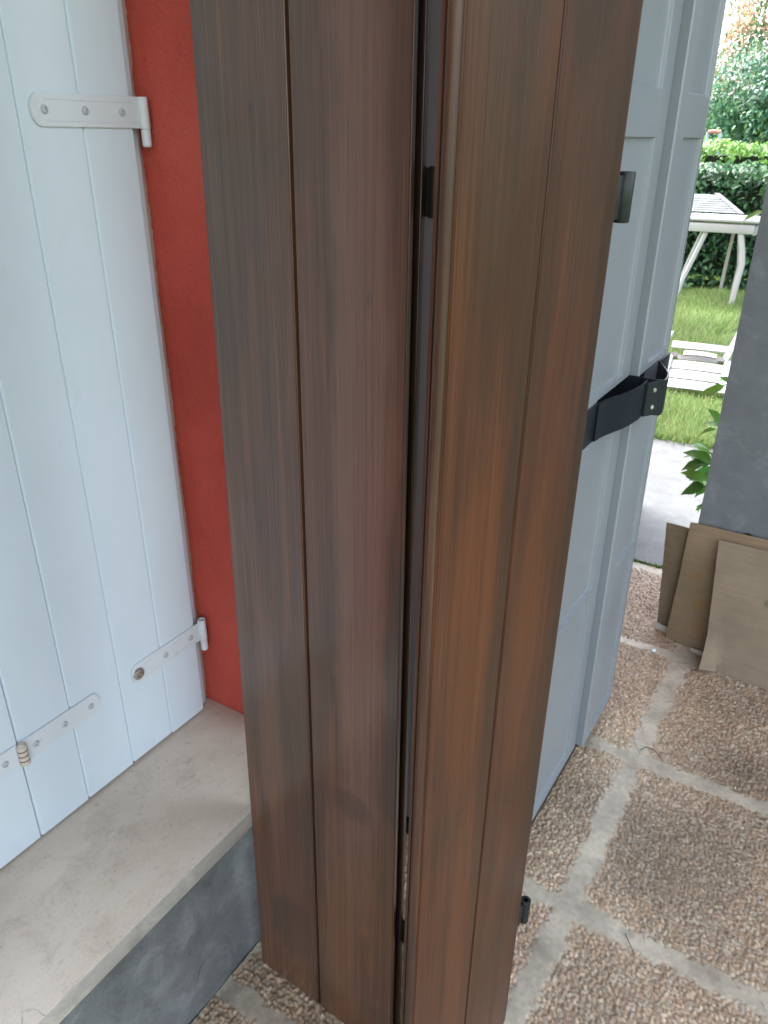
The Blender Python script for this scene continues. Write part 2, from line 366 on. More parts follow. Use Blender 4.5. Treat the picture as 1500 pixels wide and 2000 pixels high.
# ================================================================== SETTING
# ---- the patio: washed-pebble slabs half a metre square with smooth mortar bands, really displaced
def patio(name, x0, x1, y0, y1, step):
    nx = int((x1-x0)/step)+1; ny = int((y1-y0)/step)+1
    X, Y = np.meshgrid(np.linspace(x0, x1, nx), np.linspace(y0, y1, ny), indexing='ij')
    cell = .0088
    wx = X+(vnoise(X, Y, 90, 1)-.5)*.004; wy = Y+(vnoise(X, Y, 90, 2)-.5)*.004
    gx = np.floor(wx/cell).astype(int); gy = np.floor(wy/cell).astype(int)
    jr = np.random.default_rng(5).random((512, 512, 6))
    best = np.full(X.shape, 9.); second = np.full(X.shape, 9.); bi = np.zeros(X.shape, int); bj = np.zeros(X.shape, int)
    for di in (-1, 0, 1):
        for dj in (-1, 0, 1):
            i = gx+di; j = gy+dj; J = jr[i % 512, j % 512]
            px = (i+.1+.8*J[..., 0])*cell; py = (j+.1+.8*J[..., 1])*cell
            ang = J[..., 2]*math.pi; ex = wx-px; ey = wy-py
            ca, sa = np.cos(ang), np.sin(ang)
            d = np.hypot((ex*ca+ey*sa)*.78, (-ex*sa+ey*ca)*1.2)/(.8+.4*J[..., 3])
            m = d < best
            second = np.where(m, best, np.minimum(second, d)); bi = np.where(m, i, bi); bj = np.where(m, j, bj); best = np.where(m, d, best)
    J = jr[bi % 512, bj % 512]
    dome = np.clip(1-(best/.0060)**2, 0, 1)**.6
    gap = np.clip((second-best)/.0022, 0, 1)
    sz = .0021+.0031*J[..., 4]
    peb = dome*gap*sz + (vnoise(X, Y, 300, 3)-.5)*.0009 + (vnoise(X, Y, 140, 13)-.5)*.0012 + (vnoise(X, Y, 9, 4)-.5)*.002
    # mortar bands
    def band(c, pos, pitch, half, wob):
        u = np.abs((c-pos+pitch/2) % pitch-pitch/2); return u-half-wob
    wob = (vnoise(X, Y, 28, 6)-.5)*.014+(vnoise(X, Y, 90, 7)-.5)*.008+(vnoise(X, Y, 5, 17)-.5)*.012
    s = np.minimum(band(X, 1.117, .5, .0225, wob), band(Y, .250, .5, .0235, wob))
    k = np.clip((s+(J[..., 3]-.5)*.012)/.010+.5, 0, 1); k = k*k*(3-2*k)
    gro = .0030+(vnoise(X, Y, 40, 8)-.5)*.0012+(vnoise(X, Y, 190, 9)-.5)*.0005
    Z = k*peb+(1-k)*gro-.0035
    # colours of the stones themselves
    pal = np.array([(.44, .35, .255), (.40, .31, .23), (.50, .42, .32), (.36, .285, .21), (.58, .51, .41), (.38, .335, .27), (.47, .36, .27), (.30, .24, .185), (.46, .42, .36)])
    ci = pal[(J[..., 5]*len(pal)).astype(int) % len(pal)]
    cem = np.array((.27, .215, .16))
    kk = np.clip(dome*gap*1.9, 0, 1)[..., None]
    col = cem*(1-kk)+ci*kk
    tone = (.72+.5*vnoise(X, Y, 7, 21)*1.0)[..., None]*np.array((1, 1, 1))
    col = col*tone*np.array((1.10, 1.02, .90))
    dd = np.clip((vnoise(X, Y, 2.2, 31)-.5)*2.2, 0, 1)[..., None]; col = col*(1-.30*dd)
    gcol = np.array((.43, .385, .30))*(.78+.42*vnoise(X, Y, 16, 22)[..., None])*(.86+.28*vnoise(X, Y, 130, 23)[..., None])
    stain = np.clip((vnoise(X, Y, 24, 24)-.72)*4, 0, 1)[..., None]; gcol = gcol*(1-.35*stain)
    # hairline cracks in the mortar
    crk = np.abs(vnoise(X, Y, 11, 25)-.5)+np.abs(vnoise(X, Y, 45, 26)-.5)*.10
    crm = (np.clip((.012-crk)/.008, 0, 1)*(vnoise(X, Y, 5, 27) > .55))[..., None]; gcol = gcol*(1-.6*crm)
    col = col*k[..., None]+gcol*(1-k[..., None])
    V = np.stack([X, Y, Z], -1).reshape(-1, 3)
    idx = np.arange(nx*ny).reshape(nx, ny)
    F = np.stack([idx[:-1, :-1], idx[1:, :-1], idx[1:, 1:], idx[:-1, 1:]], -1).reshape(-1, 4)
    o = np_mesh(name, V, F, FLOORMAT, col.reshape(-1, 3), smooth=True)
    return o
FLOORMAT = mat_attr('washed_pebble_floor', .46, .3, 700, .5)
tag(patio('patio_floor', .40, 2.645, -.55, .7325, .0028), kind='structure')
tag(patio('patio_paving', -2.6, .397, -2.2, .75, .010), kind='structure')
tag(patio('patio_border', .403, 2.645, -2.2, -.553, .009), kind='structure')

bm = bmesh.new(); box(bm, (2.652, -6, -.12), (4.04, 6, .0), .006)
tag(mesh_obj('garden_path', bm, PAVE), kind='structure')
q = NT('lawn_soil'); n1 = q.noise(q.mapping((1.2,)*3), 1, 8, .65); n2 = q.noise(q.mapping((40,)*3), 1, 6, .7)
c = q.ramp(n1, [(.3, (.07, .12, .025)), (.7, (.12, .18, .035))]); c = q.mix(q.g(n2, .55, .7, 0, .5), c, (.16, .14, .06))
LAWN = q.set(c, .9, q.bump(n2, .6, .02), .1)
bm = bmesh.new(); vsq = [bm.verts.new(p) for p in ((-150, -150, -.13), (250, -150, -.13), (250, 150, -.13), (-150, 150, -.13))]; bm.faces.new(vsq)
tag(mesh_obj('ground', bm, LAWN), kind='structure')
# near lawn beyond the path, gently uneven, level with the path
n = 90; xs = np.linspace(4.045, 30, n); ys = np.linspace(-12, 16, n); X, Y = np.meshgrid(xs, ys, indexing='ij')
Z = -.02+(vnoise(X, Y, .8, 41)-.5)*.05+(vnoise(X, Y, 3, 42)-.5)*.02; idx = np.arange(n*n).reshape(n, n)
tag(np_mesh('lawn', np.stack([X, Y, Z], -1).reshape(-1, 3), np.stack([idx[:-1, :-1], idx[1:, :-1], idx[1:, 1:], idx[:-1, 1:]], -1).reshape(-1, 4), LAWN, smooth=True), kind='structure')

# ---- the house: red rendered wall, cement plinth, stone sill, porch roof
house = empty('house', (1.2, .73, 0), 'red rendered house wall with grey cement plinth behind the wooden shutters', 'house')
def hpart(name, bm, mat, smooth=None):
    o = mesh_obj(name, bm, mat, house, smooth); o.matrix_parent_inverse = Matrix.Translation(house.location).inverted(); return o
WX0, WX1, WY = -3.0, 3.2, .728
RX0, RX1, RY, ST = .085, .8885, 1.02, .378   # recess sides, back, sill top
bm = bmesh.new()
box(bm, (RX1, WY, .343), (WX1, 3.5, 4.6), .008)
box(bm, (WX0, WY, .343), (RX0, 3.5, 4.6), .008)
box(bm, (RX0+.0005, WY+.001, 2.62), (RX1-.0005, 3.4, 4.55))
hpart('wall', bm, RED, 40)
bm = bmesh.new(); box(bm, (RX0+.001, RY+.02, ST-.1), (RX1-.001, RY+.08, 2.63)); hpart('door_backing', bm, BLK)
bm = bmesh.new()   # plinth face leans outwards a little towards the floor
ysec = [(.7355, -.12), (.736, .0), (.7385, .05), (.745, .16), (.757, .28), (.762, .339)]
rows = [[bm.verts.new((WX0+(WX1-WX0)*i/150, y+(.0016*math.sin(i*1.7+k)+.0012*math.sin(i*.6+2*k) if 0 < k < 5 else 0), z)) for k, (y, z) in enumerate(ysec)] for i in range(151)]
for A, B in zip(rows, rows[1:]):
    for k in range(5): bm.faces.new((A[k], B[k], B[k+1], A[k+1]))
box(bm, (WX0, .80, -.12), (WX1, 3.4, .338)); pl_ = hpart('plinth', bm, PLINTH, 60)
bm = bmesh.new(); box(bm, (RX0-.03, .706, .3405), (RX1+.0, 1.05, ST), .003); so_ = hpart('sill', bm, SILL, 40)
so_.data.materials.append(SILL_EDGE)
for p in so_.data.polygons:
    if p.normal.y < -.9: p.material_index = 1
bm = bmesh.new()   # beige frame and ragged sealant either side of the shutters
for sx, xa, xb in ((1, .8600, .8745), (-1, .0985, .112)):
    box(bm, (min(xa, xb), .972, ST+.001), (max(xa, xb), 1.03, 2.62), .002)
hpart('door_frame', bm, WHITE_P, 40)
bm = bmesh.new()
for (xa, xb) in ((.8747, RX1+.0005), (RX0-.0005, .0983)):
    zs = np.arange(ST, 2.62, .006); L = []
    for z in zs:
        j = (random.random()-.5)*.0016+.0012*math.sin(z*23); L.append((bm.verts.new((xa, .974+.2*j, z)), bm.verts.new((xb, .983+j*1.2, z+j))))
    for a, b in zip(L, L[1:]): bm.faces.new((a[0], a[1], b[1], b[0]))
hpart('sealant', bm, BEIGE)
bm = bmesh.new(); box(bm, (-1.9, -.22, 2.62), (2.72, WY-.002, 2.74), .004); hpart('porch_roof', bm, SOFFIT)

# ---- grey wall on the right with broken plaster foot
PX, PY = 2.30, .303
gw = empty('grey_wall', (2.45, -.6, 0), 'dark grey plastered wall end at the right with a crumbling foot', 'wall')
bm = bmesh.new()
pts = []
ysn = np.linspace(PY, -1.5, 150)
for i, y in enumerate(ysn):
    if y > .205: z = .02
    else:
        z = .363+.010*math.sin(y*31)+.012*(vnoise(np.array([y]), np.array([0.]), 38, 51)[0]-.5)
        if .135 < y < .185: z += .022*math.sin((y-.135)/.05*math.pi)
    pts.append((y, z))
rowf = [(bm.verts.new((PX, y, z)), bm.verts.new((PX, y, 2.619)), bm.verts.new((PX+.016, y, z+.004))) for y, z in pts]
for a, b in zip(rowf, rowf[1:]):
    bm.faces.new((a[0], a[1], b[1], b[0])); bm.faces.new((a[2], a[0], b[0], b[2]))
t = bmesh.new(); box(t, (PX+.0162, -1.5, .0), (2.62, PY-.0005, 2.6185)); merge(bm, t)
x0 = [bm.verts.new(p) for p in ((PX, PY, .02), (PX+.32, PY, .02), (PX+.32, PY, 2.619), (PX, PY, 2.619))]; bm.faces.new(x0[::-1])
o = mesh_obj('wall_face', bm, GREYWALL, gw); o.matrix_parent_inverse = Matrix.Translation(gw.location).inverted()
bm = bmesh.new()
n1_ = 70; rows = []
for i in range(n1_):
    y = .20-i*.012; rows.append([bm.verts.new((PX+.010+.004*random.random()-(.0 if k else 0), y+.003*random.random(), .37*k/14)) for k in range(15)])
for a, b in zip(rows, rows[1:]):
    for k in range(14): bm.faces.new((a[k], a[k+1], b[k+1], b[k]))
o = mesh_obj('wall_foot', bm, ROUGHBASE, gw, 60); o.matrix_parent_inverse = Matrix.Translation(gw.location).inverted()

# ================================================================== BROWN SHUTTERS
def brown_leaf(base, ang, width, lean, mat, label, groove, kn=(.010, .0335), g=.0022):
    """local x = width seen left to right, y = into thickness, z = up; lean = (dx,dy) per metre in world"""
    root = empty('wooden_shutter', base, label, 'shutter', 'brown wooden shutters')
    R3 = Matrix.Rotation(ang, 3, 'Z')
    root.rotation_mode = 'QUATERNION'
    zax = Vector((lean[0], lean[1], 1)).normalized(); xax = R3 @ Vector((1, 0, 0)); xax = (xax-zax*xax.dot(zax)).normalized(); yax = zax.cross(xax)
    root.rotation_quaternion = Matrix((xax, yax, zax)).transposed().to_quaternion()
    H = 2.10
    def plank(bm, xa, xb, y0, y1, rl=0, rr=0, bv=.0016):
        t = bmesh.new(); pts = []
        r = rl or .001; pts += [(xa, r), (xa+r*.3, r*.3), (xa+r, 0)]
        r = rr or .001; pts += [(xb-r, 0), (xb-r*.3, r*.3), (xb, r)]
        pts += [(xb, H), (xa, H)]
        lo = [t.verts.new((x, y0, z)) for x, z in pts]; hi = [t.verts.new((x, y1, z)) for x, z in pts]; nn = len(pts)
        t.faces.new(lo); t.faces.new(hi[::-1])
        for i in range(nn): t.faces.new((lo[(i+1) % nn], lo[i], hi[i], hi[(i+1) % nn]))
        bmesh.ops.recalc_face_normals(t, faces=t.faces[:])
        bmesh.ops.bevel(t, geom=[e for e in t.edges if abs(e.verts[0].co.y-e.verts[1].co.y) < 1e-6], offset=bv, segments=3, affect='EDGES')
        merge(bm, t)
    bm = bmesh.new()
    plank(bm, 0, groove-g*.7, 0, .018, rl=.007); plank(bm, groove+g*.7, width, 0, .008, rr=.007)
    pn = mesh_obj('panel', bm, mat, root, 50)
    bm = bmesh.new()
    plank(bm, .034, groove+.0275, .0182, .031)
    box(bm, (groove-.006, .0085, .004), (groove+.0045, .0179, H-.003))
    plank(bm, groove+.005, width-.0075, .0082, .0205)      # the rebate runs up the closing edge
    plank(bm, groove+.028, width-.0005, .0207, .031, bv=.0022)
    mesh_obj('back_boards', bm, WOOD_E, root, 50)
    bm = bmesh.new()    # half-round moulding on the outer edge
    def wavy(sec, z0, z1, nz=150):
        rows = [[bm.verts.new((x+(random.random()-.5)*.00022, y, z0+(z1-z0)*k/nz)) for x, y in sec] for k in range(nz+1)]
        for A, B in zip(rows, rows[1:]):
            for i in range(len(sec)-1): bm.faces.new((A[i+1], A[i], B[i], B[i+1]))
    wavy([(.003, .0020), (-.0002, .0022)]+[(-.0008-.0042*math.sin(math.pi*k/10)**.8, .0030+.0100*(1-math.cos(math.pi*k/10))/2) for k in range(11)]+[(-.0002, .0136), (.003, .0138)], .007, H-.006)
    prism(bm, [(-.0022, .0146), (-.0022, .0178), (.003, .0178), (.003, .0146)], .007, H-.006)
    mesh_obj('edge_moulding', bm, WOOD_M, root, 60)
    for hz in (.276, 1.368):
        bm = bmesh.new()
        box(bm, (width-.15, .0313, hz-.016), (width+.004, .0355, hz+.016), .001)
        st = mesh_obj('hinge_strap', bm, BLKM, root, 40)
        bm = bmesh.new(); kx, ky = width+kn[0], kn[1]
        lathe(bm, (kx, ky, hz-.0245), (0, 0, 1), [(.004, 0), (.0078, 0), (.0088, .0012), (.0088, .0478), (.0080, .049), (.0044, .049), (.0044, .040), (0, .040)])
        box(bm, (width-.010, .0312, hz-.0235), (kx-.002, .0362, hz+.0235), .001) if ky > .02 else box(bm, (width-.0004, ky-.001, hz-.021), (kx-.002, ky+.006, hz+.021), .001)
        mesh_obj('knuckle', bm, BLKM, st, 40)
        for dx in (.13, .09, .05):
            bm = bmesh.new(); lathe(bm, (width-dx, .0355, hz), (0, 1, 0), [(.006, 0), (.005, .0025), (0, .003)], 14)
            mesh_obj('bolt', bm, BLKM, st, 40)
    return root
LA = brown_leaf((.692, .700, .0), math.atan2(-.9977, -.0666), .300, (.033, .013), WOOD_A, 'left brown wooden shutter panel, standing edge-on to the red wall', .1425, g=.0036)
LB_ = brown_leaf((.5285, .2855, .0), math.atan2(-.0245, .3066), .310, (.003, -.0095), WOOD_B, 'right brown wooden shutter panel, in front of the grey cabinet doors', .147, (.0195, .0005))

# ================================================================== WHITE FOLDING SHUTTER
def planks_panel(x0, x1, edges, y, z0, z1, depth=.034):
    bm = bmesh.new(); g = .0035; cuts = [x0]+list(edges)+[x1]
    for i, (a, b) in enumerate(zip(cuts, cuts[1:])):
        zz = z0+.0012*((i*7) % 3)
        aa = a+.0001; bb = b-.0001
        pts = [(aa, y+g), (aa+g*.7, y), (bb-g*.9, y), (bb, y+g), (bb, y+depth), (aa, y+depth)]
        prism(bm, pts, zz, z1)
    return bm
def round_end(xa, xb, zc, hh, flip):
    """strap outline: flat at xb, rounded at xa"""
    pts = []
    s = 1 if xb > xa else -1
    for k in range(13):
        t = math.pi*(k/12-.5); pts.append((xa+s*hh*.75-s*math.cos(t)*hh*.75, zc+math.sin(t)*hh))
    pts += [(xb, zc+hh), (xb, zc-hh)]
    return pts
def screw(parent, x, y, z, big=False):
    bm = bmesh.new()
    if big: prof = [(.0115, 0), (.0115, .002), (.010, .0045), (.0055, .0052), (.005, .0025), (.0042, .0022), (.0038, .0045), (0, .0047)]
    else: prof = [(.0056, 0), (.0056, .0006), (.0042, .0026), (.0024, .0030), (.0021, .0012), (0, .0012)]
    lathe(bm, (x, y, z), (0, -1, 0), prof, 20)
    mesh_obj('screw', bm, STEEL if big else SCREW, parent, 40)
def wleaf(x0, x1, edges, label, hinge_specs):
    root = empty('white_shutter', (0, 0, 0), label, 'shutter', 'white folding shutters')
    YS = .959
    mesh_obj('panel', planks_panel(x0, x1, edges, YS, ST+.004, 2.60), WHITE_P, root, 30)
    for (xa, xb, z, screws, barrel, mat, rings) in hinge_specs:
        bm = bmesh.new(); plate_xz(bm, round_end(xa, xb, z, .020, False), YS-.0036, YS-.0003, .0008)
        if rings != 3:   # pressed rib along the strap
            lo, hi = min(xa, xb)+.022, max(xa, xb)-.002
            for dz in (-.0125, .0125): box(bm, (lo, YS-.0044, z+dz-.0006), (hi, YS-.003, z+dz+.0006))
        st = mesh_obj('hinge_strap', bm, mat if rings != 3 else WHITE_M, root, 40)
        for sx in screws: screw(st, sx, YS-.0034, z, big=(sx == .712 and z < 1))
        if barrel:
            bx, za, zb = barrel; bm = bmesh.new()
            if rings == 2:
                mid = za+(zb-za)*.34; lathe(bm, (bx, YS-.006, za), (0, 0, 1), [(0, -.002), (.005, -.002), (.0068, 0), (.0068, mid-za-.0006), (.0056, mid-za-.0004), (.0056, mid-za+.0004), (.0074, mid-za+.0006), (.0074, zb-za), (.0050, zb-za), (.0046, zb-za-.004), (0, zb-za-.004)], 24)
                box(bm, (bx-.008, YS-.0085, mid+.001), (bx-.001, YS-.0015, zb-.0005), .001)
            else:
                pr = [(0, -.001)]; h = (zb-za)/4
                for k in range(4): pr += [(.0068, k*h+.0006), (.0082, k*h+.0016), (.0082, (k+1)*h-.0016), (.0068, (k+1)*h-.0004)]
                pr += [(.005, zb-za), (.0045, zb-za+.003), (0, zb-za+.0035)]
                lathe(bm, (bx, YS-.0075, za), (0, 0, 1), pr, 24)
            br = mesh_obj('barrel', bm, mat, st, 35)
            if rings == 3:
                for k in (1, 2, 3):
                    bm = bmesh.new(); cyl(bm, (bx, YS-.0075, za+(zb-za)*k/4-.0006), (bx, YS-.0075, za+(zb-za)*k/4+.0006), .0080); mesh_obj('rusty_ring', bm, RUST, br, 35)
    return root
wleaf(.480, .857, (.575, .675, .770), 'white plank shutter leaf beside the red wall, with strap hinges at its right edge',
      [(.690, .872, 1.4515, (.710, .773, .835), (.8725, 1.409, 1.4715), WHITE_M, 2),
       (.698, .866, .563, (.712, .777, .840), (.8705, .522, .589), WHITE_M, 2),
       (.628, .484, .562, (.609, .557, .504), (.479, .543, .580), CREAM_M, 3),
       (.628, .484, 1.452, (.609, .557, .504), (.479, 1.434, 1.470), CREAM_M, 3)])
wleaf(.102, .4793, (.195, .290, .385), 'white plank shutter leaf at the far left edge, left of the rusty fold hinge',
      [(.328, .474, .562, (.347, .400, .451), None, WHITE_M, 3), (.328, .474, 1.452, (.347, .400, .451), None, WHITE_M, 3)])

# ================================================================== GREY CABINET
cab = empty('storage_cabinet', (1.48, .383, 0), 'grey plastic two-door outdoor cabinet with black band and handles', 'cabinet')
def cpart(name, bm, mat, parent=None, smooth=35):
    o = mesh_obj(name, bm, mat, parent or cab, smooth); o.matrix_parent_inverse = (Matrix.Translation(cab.location).inverted() if not parent else Matrix.Identity(4)); return o
YC = .383
def relief(x0, x1, z0, z1, recesses, depth=.0075, sw=.0035, hole=None, yc=.383, D=.03):
    xs = {x0, x1}; zs = {z0, z1}
    K = (0, .18, .5, .82, 1)
    for a, b, c, d in recesses:
        for k in K: xs |= {a+sw*k, b-sw*k}; zs |= {c+sw*k, d-sw*k}
    if hole:
        for k in (0, .0015): xs |= {hole[0]+k, hole[1]-k}; zs |= {hole[2]+k, hole[3]-k}
    xs |= {x0+.002, x0+.0045, x1-.004, x1-.0015}; xs = sorted(x for x in xs if x0 <= x <= x1); zs = sorted(zs)
    def sm(t): t = max(0, min(1, t)); return t*t*(3-2*t)
    def yy(x, z):
        y = yc
        for a, b, c, d in recesses:
            f = min(x-a, b-x, z-c, d-z)/sw
            y += depth*sm(f)
        if x < x0+.0008: y += .003
        elif x < x0+.0025: y += .0008
        if hole and hole[0] < x < hole[1] and hole[2] < z < hole[3]: y = yc+.027
        if x > x1-.0008: y += .004
        elif x > x1-.003: y += .0012
        return y
    bm = bmesh.new(); G = [[bm.verts.new((x, yy(x, z), z)) for z in zs] for x in xs]
    for A, B in zip(G, G[1:]):
        for k in range(len(zs)-1): bm.faces.new((A[k], B[k], B[k+1], A[k+1]))
    for col in (G[0], G[-1]):
        bk = [bm.verts.new((v.co.x, yc+D, v.co.z)) for v in col]
        for k in range(len(col)-1): bm.faces.new((col[k], col[k+1], bk[k+1], bk[k]) if col is G[0] else (col[k+1], col[k], bk[k], bk[k+1]))
    for zi in (0, -1):
        row = [c_[zi] for c_ in G]; bk = [bm.verts.new((v.co.x, yc+D, v.co.z)) for v in row]
        for k in range(len(row)-1): bm.faces.new((row[k+1], row[k], bk[k], bk[k+1]) if zi == 0 else (row[k], row[k+1], bk[k+1], bk[k]))
    return bm
SEAM = 1.5400
bm = bmesh.new(); box(bm, (1.105, YC+.0315, .045), (1.774, .722, 1.86), .006); cpart('body', bm, CAB)
# dark grid of the band on the cabinet side
bm = bmesh.new(); box(bm, (1.10, YC+.004, .002), (1.768, .715, .036), .004); cpart('base', bm, BLK)
dl = cpart('door', relief(1.100, SEAM-.0015, .036, 1.85, [(1.16, 1.478, .055, .515), (1.16, 1.478, .530, .905), (1.16, 1.478, 1.010, 1.425), (1.16, 1.478, 1.495, 1.82)], hole=(1.335, 1.60, .9225, .9985)), CAB)
YR = .365
dr = cpart('door', relief(SEAM, 1.776, .040, 1.85, [(1.600, 1.756, .055, .515), (1.600, 1.756, .530, .905), (1.600, 1.756, 1.010, 1.425), (1.600, 1.756, 1.495, 1.82)], hole=(1.545, 1.690, .9225, .9985), yc=YR, D=.048), CAB)
def bent_strip(pts, z0, z1, th, lip=.0):
    """thin upright strip following (x,y) points"""
    bm = bmesh.new(); P = [Vector((x, y, 0)) for x, y in pts]; L = []
    for i, p in enumerate(P):
        d = (P[min(i+1, len(P)-1)]-P[max(i-1, 0)]).normalized(); nrm = Vector((-d.y, d.x, 0))
        L.append((p, nrm))
    sec = [(-th/2, z0), (-th/2, z1), (th/2, z1), (th/2, z0)]
    rows = [[bm.verts.new((p.x+nm.x*a, p.y+nm.y*a, z)) for a, z in sec] for p, nm in L]
    for A, B in zip(rows, rows[1:]):
        for i in range(4): bm.faces.new((A[i], B[i], B[(i+1) % 4], A[(i+1) % 4]))
    bm.faces.new(rows[0]); bm.faces.new(rows[-1][::-1])
    bmesh.ops.recalc_face_normals(bm, faces=bm.faces[:])
    return bm
def curve_pts(ctrl, n=14):
    out = []; P = [Vector(c) for c in ctrl]; P = [P[0]*2-P[1]]+P+[P[-1]*2-P[-2]]
    for i in range(1, len(P)-2):
        for k in range(n):
            t = k/n; a, b, c_, d = P[i-1], P[i], P[i+1], P[i+2]
            out.append(tuple(.5*((2*b)+(-a+c_)*t+(2*a-5*b+4*c_-d)*t*t+(-a+3*b-3*c_+d)*t**3)))
    out.append(tuple(P[-2])); return out
bm = bmesh.new(); box(bm, (1.096, YC-.0045, .925), (1.334, YC+.012, .996), .0012)
box(bm, (1.6915, YR-.0040, .925), (1.780, YR+.012, .996), .0012); box(bm, (1.337, YC+.0235, .9235), (1.537, YC+.0265, .9975))
box(bm, (1.5475, YR+.0235, .9235), (1.6875, YR+.0265, .9975)); cpart('trim_band', bm, BLK)
bm = bmesh.new(); box(bm, (1.5362, .3625, .9228), (1.5397, YC+.0235, .998)); cpart('trim_band', bm, BLK)
def handle(ctrl, door, za, zb, rivets):
    bm = bent_strip(curve_pts(ctrl), za, zb, .0035)
    bmesh.ops.bevel(bm, geom=[e for e in bm.edges if abs(e.calc_face_angle(0)) > .8], offset=.0008, segments=2, affect='EDGES')
    h = cpart('handle', bm, BLK, door)
    for (x, y, z) in rivets:
        bm = bmesh.new(); lathe(bm, (x, y, z), (-.25, -.97, 0), [(.0048, -.001), (.0048, .0006), (.0034, .0022), (0, .0026)], 16); 
        mesh_obj('rivet', bm, STEEL, h, 40)
    return h
handle([(1.325, .3775), (1.365, .372), (1.43, .354), (1.490, .345), (1.530, .345)], dl, .9245, .996, [])
handle([(1.5425, .362), (1.5400, .345), (1.543, .324), (1.553, .316), (1.60, .322), (1.645, .341), (1.685, .360), (1.695, .366)], dr, .9235, .9965, [])
bm = bmesh.new(); prism(bm, [(1.512, .343), (1.512, .3385), (1.548, .318), (1.552, .3215)], .926, .994, .001)
jn = cpart('latch_plate', bm, BLK, dr)
for z in (.978, .943):
    bm = bmesh.new(); lathe(bm, (1.530, .3289, z), (-.50, -.866, 0), [(.0050, -.001), (.0050, .0006), (.0036, .0024), (0, .0028)], 16); mesh_obj('rivet', bm, STEEL, jn, 40)

# ================================================================== CARDBOARD
def sheet(name, quad, mat, label, th=.0035, wav=.003, fold=None, n=28, seed=1):
    BL, BR, TR, TL = [Vector(p) for p in quad]; bm = bmesh.new(); r = random.Random(seed)
    nm = (BR-BL).cross(TL-BL).normalized()
    org = (BL+BR)/2
    G = []
    for i in range(n+1):
        row = []
        for j in range(n+1):
            u, v = i/n, j/n; p = BL*(1-u)*(1-v)+BR*u*(1-v)+TR*u*v+TL*(1-u)*v
            p = p+nm*(wav*math.sin(u*5+seed)*math.cos(v*4+seed*2)+.0012*math.sin(u*17+v*9))
            if j == 0: p.z += .0016*math.sin(i*1.3+seed)
            if i in (0, n): p.y += (r.random()-.5)*.0012
            if j == n: p.z += (r.random()-.5)*.0012
            if fold and u < fold and v < .24: p = p+nm*(.9*(fold-u))*(1-v/.24)
            row.append(p)
        G.append(row)
    f = [[bm.verts.new(p-org) for p in row] for row in G]; b = [[bm.verts.new(p-nm*th-org) for p in row] for row in G]
    for i in range(n):
        for j in range(n):
            bm.faces.new((f[i][j], f[i+1][j], f[i+1][j+1], f[i][j+1])); bm.faces.new((b[i][j+1], b[i+1][j+1], b[i+1][j], b[i][j]))
    for i in range(n):
        for j, fl in ((0, 1), (n, 0)):
            q_ = (f[i][j], b[i][j], b[i+1][j], f[i+1][j]); bm.faces.new(q_ if fl else q_[::-1])
            q_ = (f[j][i], f[j][i+1], b[j][i+1], b[j][i]); bm.faces.new(q_ if fl else q_[::-1])
    bmesh.ops.recalc_face_normals(bm, faces=bm.faces[:])
    o = mesh_obj(name, bm, mat, smooth=50); o.location = org
    return tag(o, label, 'cardboard', 'cardboard sheets leaning on the grey wall')
CB1 = mat_cardboard('cardboard_dark', (.165, .122, .074), 1.3)
CB2 = mat_cardboard('cardboard_mid', (.205, .148, .088), 4.1, [(.02, .18, .13, .030, .5, (.19, .11, .03)), (.04, .205, .215, .020, .45, (.18, .10, .03)), (.04, .165, .07, .025, .5, (.19, .11, .04))])
CB3 = mat_cardboard('cardboard_pale', (.225, .175, .118), 7.7, [(.02, .10, .19, .07, .45, (.17, .13, .08)), (0, .19, .13, .04, .4, (.17, .13, .09)), (0, .12, .215, .012, .8, (.10, .085, .06))])
CB4 = mat_cardboard('cardboard_edge', (.42, .39, .34), 2.2)
# nearer the wall: back sheet, then middle, then front
sheet('cardboard_sheet', [(2.250, .3575, .010), (2.232, .16, .006), (2.292, .16, .348), (2.292, .392, .349)], CB1, 'narrow dark cardboard sheet at the back of the three, nearest the path', seed=3)
sheet('cardboard_sheet', [(2.202, .317, .001), (2.115, -.19, .001), (2.282, -.19, .372), (2.282, .322, .374)], CB2, 'middle brown cardboard sheet with two yellow stains', seed=5, wav=.002)
sheet('cardboard_sheet', [(2.105, .183, .001), (2.06, -.30, .001), (2.262, -.32, .352), (2.256, .230, .350)], CB3, 'pale front cardboard sheet, the largest, with a bent lower corner', seed=8, fold=.07)
sheet('cardboard_strip', [(2.236, .362, .002), (2.215, .26, .002), (2.222, .26, .020), (2.243, .362, .020)], CB4, 'pale cardboard strip under the narrow dark sheet', seed=2, wav=.0003, n=8, th=.003)
sheet('cardboard_strip', [(2.166, .235, .001), (2.150, .150, .001), (2.160, .150, .010), (2.176, .235, .010)], CB4, 'thin cardboard offcut on the floor beneath the middle sheet', seed=6, wav=.0003, n=8, th=.003)

# ================================================================== TWIGS
TW = mat_painted('dry_twig', (.05, .04, .03), .8, .2)
for nm, pts, r, lab in (('twig', [(1.648, .245, .0045), (1.665, .236, .006), (1.668, .216, .006), (1.655, .200, .0045), (1.638, .186, .004)], .0013, 'bent dark twig on the mortar crossing'),
                   ('twig', [(1.672, .268, .004), (1.655, .255, .005), (1.632, .240, .004)], .0007, 'thin straight twig beside the bent one'),
                   ('twig', [(1.118, .128, .004), (1.098, .112, .0055), (1.083, .100, .004)], .0010, 'short dark stick on the mortar in front')):
    bm = bmesh.new(); tube(bm, pts, r, 6, r*.6); tag(mesh_obj(nm, bm, TW, smooth=60), lab, 'twig', 'twigs on the floor')
bm = bmesh.new(); bmesh.ops.create_icosphere(bm, subdivisions=3, radius=.007)
for v in bm.verts: v.co *= 1+.22*math.sin(v.co.x*500)*math.cos(v.co.y*420+1); v.co.z *= .7
